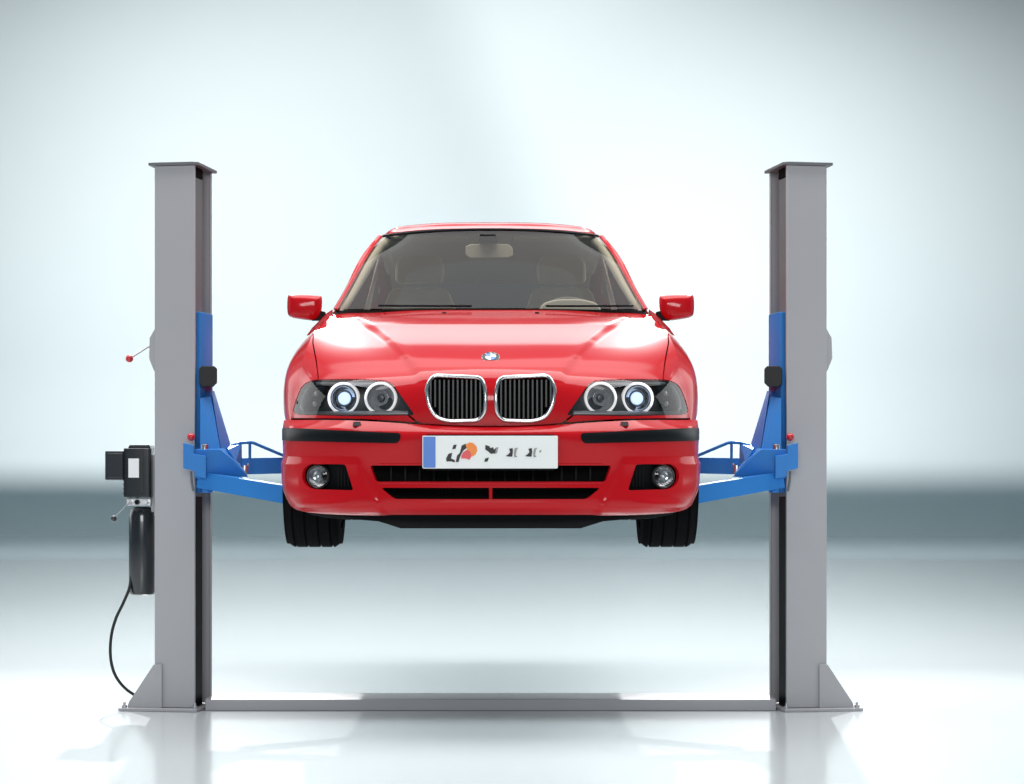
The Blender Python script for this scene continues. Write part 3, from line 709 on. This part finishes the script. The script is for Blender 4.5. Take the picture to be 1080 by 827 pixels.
# ---- body sides
WHY, WHZ, WHR, ARCH = -0.88, 1.15, 0.31, 0.335
RWY = 2.12
c5 = [UR[i][5] for i in range(8)]
def col(top, rest): return [top]+rest
def sidecols():
    cols = []
    def mk(top, y, xs, zs): cols.append([top]+[(x, y, z) for x, z in zip(xs, zs)])
    mk(c5[1], -1.165, (.902, .906, .910, .925, .93), (1.50, 1.475, 1.455, 1.38, 1.17))
    mk(c5[2], -1.13, (.908, .917, .925, .935, .935), (1.565, 1.53, 1.48, 1.38, 1.17))
    mk(c5[3], -1.06, (.922, .942, .950, .950, .94), (1.625, 1.575, 1.50, 1.38, 1.17))
    mk(c5[4], -.92, (.925, .963, .974, .965, .95), (1.72, 1.65, 1.53, 1.38, 1.17))
    mk(c5[5], -.72, (.912, .958, .974, .965, .945), (1.80, 1.70, 1.53, 1.38, 1.17))
    mk(c5[6], -.53, (.893, .953, .97, .96, .94), (1.85, 1.72, 1.54, 1.37, 1.17))
    mk(c5[7], -.35, (.875, .948, .965, .955, .935), (1.885, 1.74, 1.55, 1.36, 1.17))
    for y, t, w in ((-.0, (.792, 1.990), 0), (.5, (.805, 2.0), 0), (1.1, (.812, 2.01), 0), (1.7, (.812, 2.012), .005), (2.3, (.80, 2.0), .005), (2.8, (.76, 1.985), -.04), (3.12, (.68, 1.95), -.13)):
        mk((t[0], y, t[1]), y, (.885+w, .952+w, .968+w, .955+w, .93+w), (1.90, 1.74, 1.55, 1.36, 1.17))
    return cols
SC = sidecols()
rowsS = [[SC[j][k] for j in range(len(SC))] for k in range(6)]
def mirx(rows): return [[(-p[0], p[1], p[2]) for p in r] for r in rows]
def circ(cy, cz, r): return np.array([(cy+r*math.cos(a), cz+r*math.sin(a)) for a in np.linspace(0, 2*math.pi, 72, endpoint=False)])
archF, archR = circ(WHY, WHZ, ARCH), circ(RWY, WHZ+0.06, ARCH)
doorF = rounded([(-.36, 1.22), (.60, 1.22), (.60, 2.05), (-.30, 2.05), (-.30, 1.6)], .04)
doorR = rounded([(.61, 1.22), (1.30, 1.22), (1.60, 1.62), (1.66, 2.05), (.61, 2.05)], .04)
def grow(p, k): c = p.mean(0); return c+(p-c)*(1+k)
for sg in (1, -1):
    PS = Patch(rowsS if sg > 0 else mirx(rowsS), sym=False, proj=proj_side, outward=(0, 0.8, 1.5))
    sd = panel('body_side', PS.mesh(330, 50, cut=[archF, archR, doorF, doorR]), M['paint'], car)
    for d in (doorF, doorR):
        dr = panel('door', PS.mesh(330, 50, keep=[grow(d, -0.006)]), M['paint'], car)
        yh = d[:, 0].max()-0.10
        P, N = PS.at([(yh-0.08, 1.86), (yh-0.04, 1.86), (yh, 1.86)])
        obj('door_handle', tube(BM(), [Vector(p+n*0.016) for p, n in zip(P, N)], 0.013, 10), M['paint'], dr, smooth=True)
    panel('inner_side', PS.mesh(60, 10, off=-0.07, cut=[circ(WHY, WHZ, ARCH+.03), circ(RWY, WHZ+.06, ARCH+.03)]), M['void'], car, 0)
# underbody, sills and wheel housings
bm = BM(); box(bm, -0.66, 0.66, -1.40, 3.0, 1.0, 1.06); obj('underbody', bm, M['void'], car, bev=0.01)
for sg in (1, -1):
    bm = BM(); box(bm, min(sg*.64, sg*.915), max(sg*.64, sg*.915), -0.46, 1.70, 1.165, 1.22); obj('sill', bm, M['void'], car)
    for cy, cz in ((WHY, WHZ), (RWY, WHZ+.06)):
        bm = BM(); Tm = Matrix.Translation((sg*0.62, cy, cz)) @ Matrix.Rotation(R(90), 4, 'Y') if sg > 0 else Matrix.Translation((sg*0.62, cy, cz)) @ Matrix.Rotation(R(-90), 4, 'Y')
        # half drum open at the bottom
        vs = []
        for i in range(33):
            a = R(-20)+R(220)*i/32
            y = cy+(ARCH+.005)*math.cos(a); z = cz+(ARCH+.005)*math.sin(a)
            vs.append((bm.verts.new((sg*.60, y, z)), bm.verts.new((sg*.925, y, z))))
        for i in range(32): bm.faces.new((vs[i][0], vs[i+1][0], vs[i+1][1], vs[i][1]))
        bm.faces.new([v[0] for v in vs]); obj('wheel_housing', bm, M['void'], car)
# wheels
def wheel(x0, x1, cy, cz, sg):
    hw = (x1-x0)/2; r = WHR
    T = Matrix.Translation((sg*(x0+x1)/2, cy, cz)) @ Matrix.Rotation(R(90)*sg, 4, 'Y')
    h = hw
    prof = [(0.215, -h+.02), (0.225, -h+.004), (0.26, -h-.002), (0.295, -h+.002), (r-.016, -h+.012), (r-.004, -h+.028)]
    for g in (-0.085, -0.03, 0.03, 0.085):
        prof += [(r, g-.010), (r, g-.0055), (r-.009, g-.004), (r-.009, g+.004), (r, g+.0055)]
    prof += [(r-.004, h-.028), (r-.016, h-.012), (0.295, h-.002), (0.26, h+.002), (0.225, h-.004), (0.215, h-.02), (0.215, -h+.02)]
    t = BM(); lathe(t, prof, 96, T)
    wh = obj('wheel', t, M['tyre'], car, smooth=True, angle=30)
    # tread blocks
    for i in range(0):
        a = 2*math.pi*i/60
        for hh in (-1, 1):
            m = T @ Matrix.Rotation(a, 4, 'Z') @ Matrix.Translation((r-.006, 0, hh*(h-.026)))
            box(t, -0.004, 0.0062, -0.011, 0.011, -0.016, 0.016, m)
    t = BM(); lathe(t, [(0.05, h-.05), (0.06, h-.045), (0.065, h-.05)], 30, T)
    lathe(t, [(0.19, h-.03), (0.213, h-.008), (0.218, h-.008), (0.212, h-.05), (0.20, -h+.03), (0.216, -h+.01)], 60, T)
    for k in range(5):
        a = 2*math.pi*k/5
        for s2 in (-0.035, 0.035):
            m = T @ Matrix.Rotation(a, 4, 'Z')
            hull(t, [m @ Vector(v) for v in ((0.04, s2*0.4-.012, h-.05), (0.04, s2*0.4+.012, h-.05), (0.2, s2-.01, h-.03), (0.2, s2+.01, h-.03), (0.04, s2*0.4-.012, h-.075), (0.04, s2*0.4+.012, h-.075), (0.2, s2-.01, h-.055), (0.2, s2+.01, h-.055))])
    lathe(t, [(0, h-.04), (0.05, h-.042), (0.055, h-.06)], 30, T)
    obj('rim', t, M['rim'], wh, smooth=True, angle=30)
    t = BM(); lathe(t, [(0, 0.02), (0.15, 0.02), (0.155, 0.0), (0.15, -0.02), (0, -0.02)], 40, T); obj('brake_disc', t, M['slat'], wh, smooth=True)
for sg in (1, -1):
    wheel(0.698, 0.957, WHY, WHZ, sg); wheel(0.67, 0.94, RWY, WHZ+0.105, sg)

# ---- greenhouse
WS = [
 row((0,325,-.485),(60,325,-.475),(110,325.5,-.44),(145,326,-.395),(162,325,-.37)),
 row((0,296,-.275),(55,296,-.265),(100,296.5,-.23),(130,297,-.18),(145,296,-.14)),
 row((0,268,-.06),(50,268,-.05),(90,268.5,-.02),(118,269.5,.03),(130,269,.08)),
 row((0,241.5,.16),(46,242,.165),(82,244,.20),(105,247,.25),(115,249.5,.30)),
]
PW = Patch(WS)
panel('windscreen', PW.mesh(60, 24), M['glass'], car, 0)
P, N = PW.at([(u, 242.2+7*(abs(u)/114)**2.2) for u in np.linspace(-113, 113, 50)])
obj('windscreen_seal', tube(BM(), [Vector(p+n*0.001) for p, n in zip(P, N)], 0.007, 8), M['trim'], car, smooth=True)
def arc(a, b, c, n=10): return None
# cowl panel
PC = Patch([row((0,328,-.51),(50,328,-.50),(92,328.5,-.475),(126,330,-.44),(152,333,-.405),(166,334,-.375)),
            row((0,325.0,-.47),(50,325.0,-.46),(92,325.5,-.43),(126,326,-.39),(150,326,-.36),(163,326,-.35))])
panel('cowl_panel', PC.mesh(60, 4, off=-0.004), M['black'], car, 0)
for s0, s1 in (((-20, 325.2), (-118, 324.6)), ((58, 325.2), (150, 324.8))):
    pp = [(s0[0]+(s1[0]-s0[0])*i/8, s0[1]+(s1[1]-s0[1])*i/8) for i in range(9)]
    P, N = PW.at(pp); wp = obj('wiper', tube(BM(), [Vector(p+n*0.012) for p, n in zip(P, N)], 0.005, 8), M['black'], car, smooth=True)
# washer nozzles on the hood
for u in (-49, 49):
    bm = BM(); mm = place(PU, (u, 330.5), 0.001); lathe(bm, [(0, 0.006), (0.008, 0.005), (0.012, 0.0)], 12, mm); obj('washer_nozzle', bm, M['black'], hood, smooth=True)
def rw(*a): return [tuple(p) for p in a]
# A pillars
for sg in (1, -1):
    rr = []
    for (u, v, y) in ((161.5, 325.5, -.37), (144.5, 296, -.14), (129.5, 269, .075), (114.5, 248.5, .295)):
        a = U3(u, v, y); b = U3(u+3.2, v-0.4, y+.02); c = U3(u+4.6, v+.3, y+.07); e = (c[0]-0.004, c[1]+0.05, c[2]-.003)
        rr.append([(sg*p[0], p[1], p[2]) for p in (a, b, c, e)])
    PP = Patch(rr, sym=False, outward=(0, 0.8, 1.5)); panel('pillar', PP.mesh(8, 24), M['paint'], car, 0.01)
# roof
ROOF = [
 row((0,240.8,.165),(46,241.2,.17),(82,243.2,.205),(105,246.2,.255),(114.5,248.6,.305)),
 [U3(0,237.9,.2325),U3(46,238.3,.237),U3(82,240.3,.272),U3(104,243.7,.32),(.578,.365,2.446)],
 [U3(0,234.9,.30),U3(46,235.2,.305),U3(82,237.4,.34),U3(103,241.2,.385),(.580,.43,2.449)],
 [(0,.41,2.526),(.23,.415,2.524),(.405,.44,2.514),(.527,.48,2.488),(.588,.52,2.452)],
 [(0,.62,2.546),(.25,.62,2.543),(.42,.63,2.53),(.54,.64,2.50),(.596,.64,2.455)],
 rw((0,.95,2.56),(.25,.95,2.555),(.42,.95,2.54),(.54,.95,2.508),(.603,.95,2.455)),
 rw((0,1.5,2.52),(.25,1.5,2.515),(.42,1.5,2.50),(.54,1.5,2.465),(.605,1.5,2.415)),
 rw((0,2.0,2.39),(.25,2.0,2.385),(.41,1.98,2.37),(.53,1.95,2.34),(.60,1.92,2.30)),
]
PR = Patch(ROOF); rf = panel('roof', PR.mesh(80, 50), M['paint'], car, 0.012)
panel('headliner', PR.mesh(30, 30, off=-0.03), M['liner'], rf, 0)
# rear window, boot lid, tail
PRW = Patch([rw((0,2.0,2.39),(.25,2.0,2.385),(.41,1.98,2.37),(.53,1.95,2.34),(.60,1.92,2.30)),
             rw((0,2.28,2.21),(.27,2.28,2.205),(.44,2.26,2.19),(.57,2.23,2.165),(.64,2.2,2.13)),
             rw((0,2.56,2.03),(.3,2.56,2.03),(.5,2.54,2.02),(.64,2.5,2.0),(.72,2.46,1.985))])
panel('rear_window', PRW.mesh(40, 12), M['rglass'], car, 0)
PT = Patch([rw((0,2.56,2.03),(.3,2.56,2.03),(.5,2.54,2.02),(.64,2.5,2.0),(.78,2.44,1.985)),
            rw((0,2.85,2.035),(.3,2.85,2.03),(.5,2.84,2.02),(.64,2.82,2.0),(.76,2.8,1.98)),
            rw((0,3.17,2.0),(.3,3.16,1.995),(.5,3.15,1.98),(.62,3.14,1.965),(.68,3.12,1.945))])
panel('boot_lid', PT.mesh(40, 12), M['paint'], car)
PT2 = Patch([rw((0,3.17,2.0),(.3,3.16,1.995),(.5,3.15,1.98),(.62,3.14,1.965),(.69,3.11,1.945)),
             rw((0,3.24,1.75),(.3,3.23,1.75),(.5,3.21,1.74),(.7,3.17,1.73),(.82,3.10,1.72)),
             rw((0,3.27,1.5),(.3,3.26,1.5),(.5,3.24,1.5),(.72,3.19,1.5),(.84,3.11,1.5)),
             rw((0,3.20,1.15),(.3,3.2,1.15),(.5,3.18,1.15),(.7,3.15,1.15),(.81,3.09,1.16))])
panel('rear_bumper', PT2.mesh(50, 20), M['paint'], car)
# trim inside the windscreen pillars and roof rails
for sg in (1, -1):
    P, N = PW.at([(sg*a, b) for a, b in ((158, 324), (150, 311), (141.5, 296), (134, 282), (126.5, 268), (119, 256), (113, 250.5))])
    pts = [Vector(p-n*0.03) for p, n in zip(P, N)]+[Vector((sg*.565, .5, 2.425)), Vector((sg*.575, .9, 2.42)), Vector((sg*.575, 1.5, 2.385))]
    obj('pillar_trim', tube(BM(), pts, [.016, .018, .020, .022, .022, .022, .024, .03, .03, .03], 10), M['liner'], car, smooth=True, angle=0)
# side glass in its painted frame
def sglass(sg):
    st = [(-.33, .772, 1.995), (-.11, .716, 2.165), (.10, .662, 2.318), (.34, .590, 2.440), (.9, .605, 2.450), (1.5, .605, 2.415), (1.92, .600, 2.300), (2.2, .64, 2.13), (2.48, .73, 1.99)]
    top = [(sg*x, y, z) for y, x, z in st]
    bx = [(-.33, .785, 1.99), (-.11, .789, 1.988), (.10, .795, 1.992), (.34, .80, 1.997), (.9, .808, 2.005), (1.5, .812, 2.01), (1.92, .81, 2.008), (2.2, .802, 2.0), (2.48, .795, 1.985)]
    bot = [(sg*x, y, z) for y, x, z in bx]
    mid = [((a[0]+b[0])/2+sg*.012*min(1, (a[2]-b[2])*4), a[1], (a[2]+b[2])/2) for a, b in zip(top, bot)]
    PG = Patch([bot, mid, top], sym=False, proj=proj_side, outward=(0, 0.8, 1.5))
    g1 = rounded([(-.20, 2.02), (.56, 2.03), (.56, 2.405), (.36, 2.395), (.12, 2.285)], .03)
    g2 = rounded([(.64, 2.03), (1.52, 2.04), (1.86, 2.12), (1.78, 2.27), (1.45, 2.375), (.64, 2.405)], .04)
    fr = panel('window_frame', PG.mesh(260, 40, cut=[g1, g2]), M['paint'], car, 0.01)
    for g in (g1, g2): panel('side_window', PG.mesh(260, 40, keep=[g], off=-0.004), M['dglass'], fr, 0)
sglass(1); sglass(-1)

# door mirrors
def dmirror(sg):
    def q(px, py, y): v = U3(px-KX, py, y); return Vector((sg*v[0], v[1], v[2]))
    front = [(693.3, 315), (696, 312.3), (712, 310.8), (726, 310.8), (729.6, 313.5), (730, 328), (727, 334.2), (716, 336.8), (703, 338), (697, 334.5), (694, 328)]
    Pf = closed_spline([(a-KX, b) for a, b in front], 3); c = Pf.mean(0); rings = []
    for k, (s_, y) in enumerate(((0.55, -.352), (0.80, -.345), (0.93, -.33), (1.0, -.295), (1.0, -.20), (0.97, -.17), (0.93, -.165))):
        rings.append([q(KX+(c+(p-c)*s_)[0], (c+(p-c)*s_)[1], y) for p in Pf])
    bm = BM(); vs = [[bm.verts.new(p) for p in r] for r in rings]; n = len(Pf)
    for a, b in zip(vs[:-1], vs[1:]):
        for i in range(n): bm.faces.new((a[i], a[(i+1) % n], b[(i+1) % n], b[i]))
    bm.faces.new(vs[0]); bm.faces.new(vs[-1][::-1])
    mr = obj('door_mirror', bm, M['paint'], car, smooth=True, angle=60)
    bm = BM(); v = [bm.verts.new(q(KX+(c+(p-c)*.88)[0], (c+(p-c)*.88)[1], -.1635)) for p in Pf]; bm.faces.new(v); obj('mirror_glass', bm, M['chrome'], mr)
    bm = BM(); hull(bm, [q(a, b, y) for y in (-.31, -.21) for a, b in ((690, 329), (698, 327), (706, 335), (704, 338.5), (694, 338.5), (688, 334))]); obj('mirror_joint', bm, M['black'], mr, bev=0.004)
    bm = BM(); hull(bm, [q(a, b, y) for y in (-.33, -.27) for a, b in ((682, 326), (688, 330), (695, 338), (704, 346), (710, 354.5), (700, 351), (688, 345), (683, 338))]); obj('mirror_base', bm, M['paint'], mr, bev=0.006)
dmirror(1); dmirror(-1)

# interior seen through the windscreen
def interior():
    bm = BM()
    prism(bm, [(-.40, 1.90), (-.40, 1.955), (-.25, 1.98), (-.10, 1.985), (-.02, 1.93), (-.02, 1.5)], -.74, .74, 'x'); db = obj('dashboard', bm, M['dash'], car, bev=0.02)
    bm = BM(); prism(bm, rounded([(.22, 1.97), (.58, 1.97), (.54, 2.055), (.46, 2.075), (.34, 2.075), (.26, 2.055)], .03), -.14, -.04, 'y'); obj('instrument_hood', bm, M['liner'], db, bev=0.01)
    for x in (-.385, .385):
        bm = BM()
        hull(bm, [Vector((x+a*w, y, z)) for a in (-1, 1) for w, y, z in ((.24, .62, 1.5), (.24, .50, 1.5), (.235, .70, 2.0), (.22, .60, 2.02), (.16, .76, 2.20), (.15, .68, 2.21))])
        st = obj('front_seat', bm, M['beige'], car, bev=0.03)
        bm = BM(); hull(bm, [Vector((x+a*w, y, z)) for a in (-1, 1) for w, y, z in ((.12, .79, 2.235), (.13, .71, 2.235), (.135, .82, 2.34), (.13, .74, 2.35), (.10, .81, 2.39), (.10, .77, 2.39))])
        obj('headrest', bm, M['beige'], st, bev=0.02)
    bm = BM(); hull(bm, [Vector((a*w, y, z)) for a in (-1, 1) for w, y, z in ((.66, 1.55, 1.5), (.66, 1.45, 1.5), (.62, 1.75, 2.12), (.60, 1.65, 2.12))]); obj('rear_seat', bm, M['beige'], car, bev=0.03)
    bm = BM(); box(bm, -.66, .66, 1.78, 2.45, 2.0, 2.03); obj('parcel_shelf', bm, M['dash'], car)
    # steering wheel
    T = Matrix.Translation((.40, .06, 1.93)) @ Matrix.Rotation(R(68), 4, 'X')
    pts = [T @ Vector((.18*math.cos(a), .18*math.sin(a), 0)) for a in [2*math.pi*i/40 for i in range(40)]]
    sw = obj('steering_wheel', tube(BM(), pts, 0.014, 10, closed=True), M['dash'], car, smooth=True, angle=0)
    bm = lathe(BM(), [(0, .02), (.05, .02), (.06, -.01)], 24, T); box(bm, -.17, .17, -.018, .018, -.01, .01, T); obj('wheel_hub', bm, M['dash'], sw)
    # inside mirror with its sensor pod
    def q(x, y, d): return Wp(x, y, d)
    P, N = PW.at([(0, 254)])
    bm = BM(); hull(bm, [q(a, b, y) for y, w in ((.10, 1),) for a, b in ((506, 247), (523, 247), (526, 256.5), (503.5, 256.5))]+[q(a, b, .16) for a, b in ((508, 248), (522, 248), (524, 257), (506, 257))]); im = obj('inside_mirror', bm, M['black'], car, bev=0.004)
    bm = BM(); hull(bm, [q(a, b, y) for y in (.15, .18) for a, b in ((491, 260), (497, 257.5), (536, 257.5), (541, 262), (541, 270), (536, 272), (496, 272.5), (491, 269))]); obj('mirror_shell', bm, M['liner'], im, bev=0.006)
    for sg in (-1, 1):
        bm = BM(); box(bm, min(sg*.12, sg*.52), max(sg*.12, sg*.52), .24, .40, 2.425, 2.437); obj('sun_visor', bm, M['liner'], car, bev=0.004)
        bm = BM(); hull(bm, [Vector((sg*x, y, z)) for x, y, z in ((.66, .55, 2.0), (.58, .60, 2.40), (.70, .62, 2.0), (.60, .68, 2.40), (.70, .70, 2.0), (.60, .72, 2.40))]); obj('belt_pillar', bm, M['liner'], car, bev=0.01)
interior()
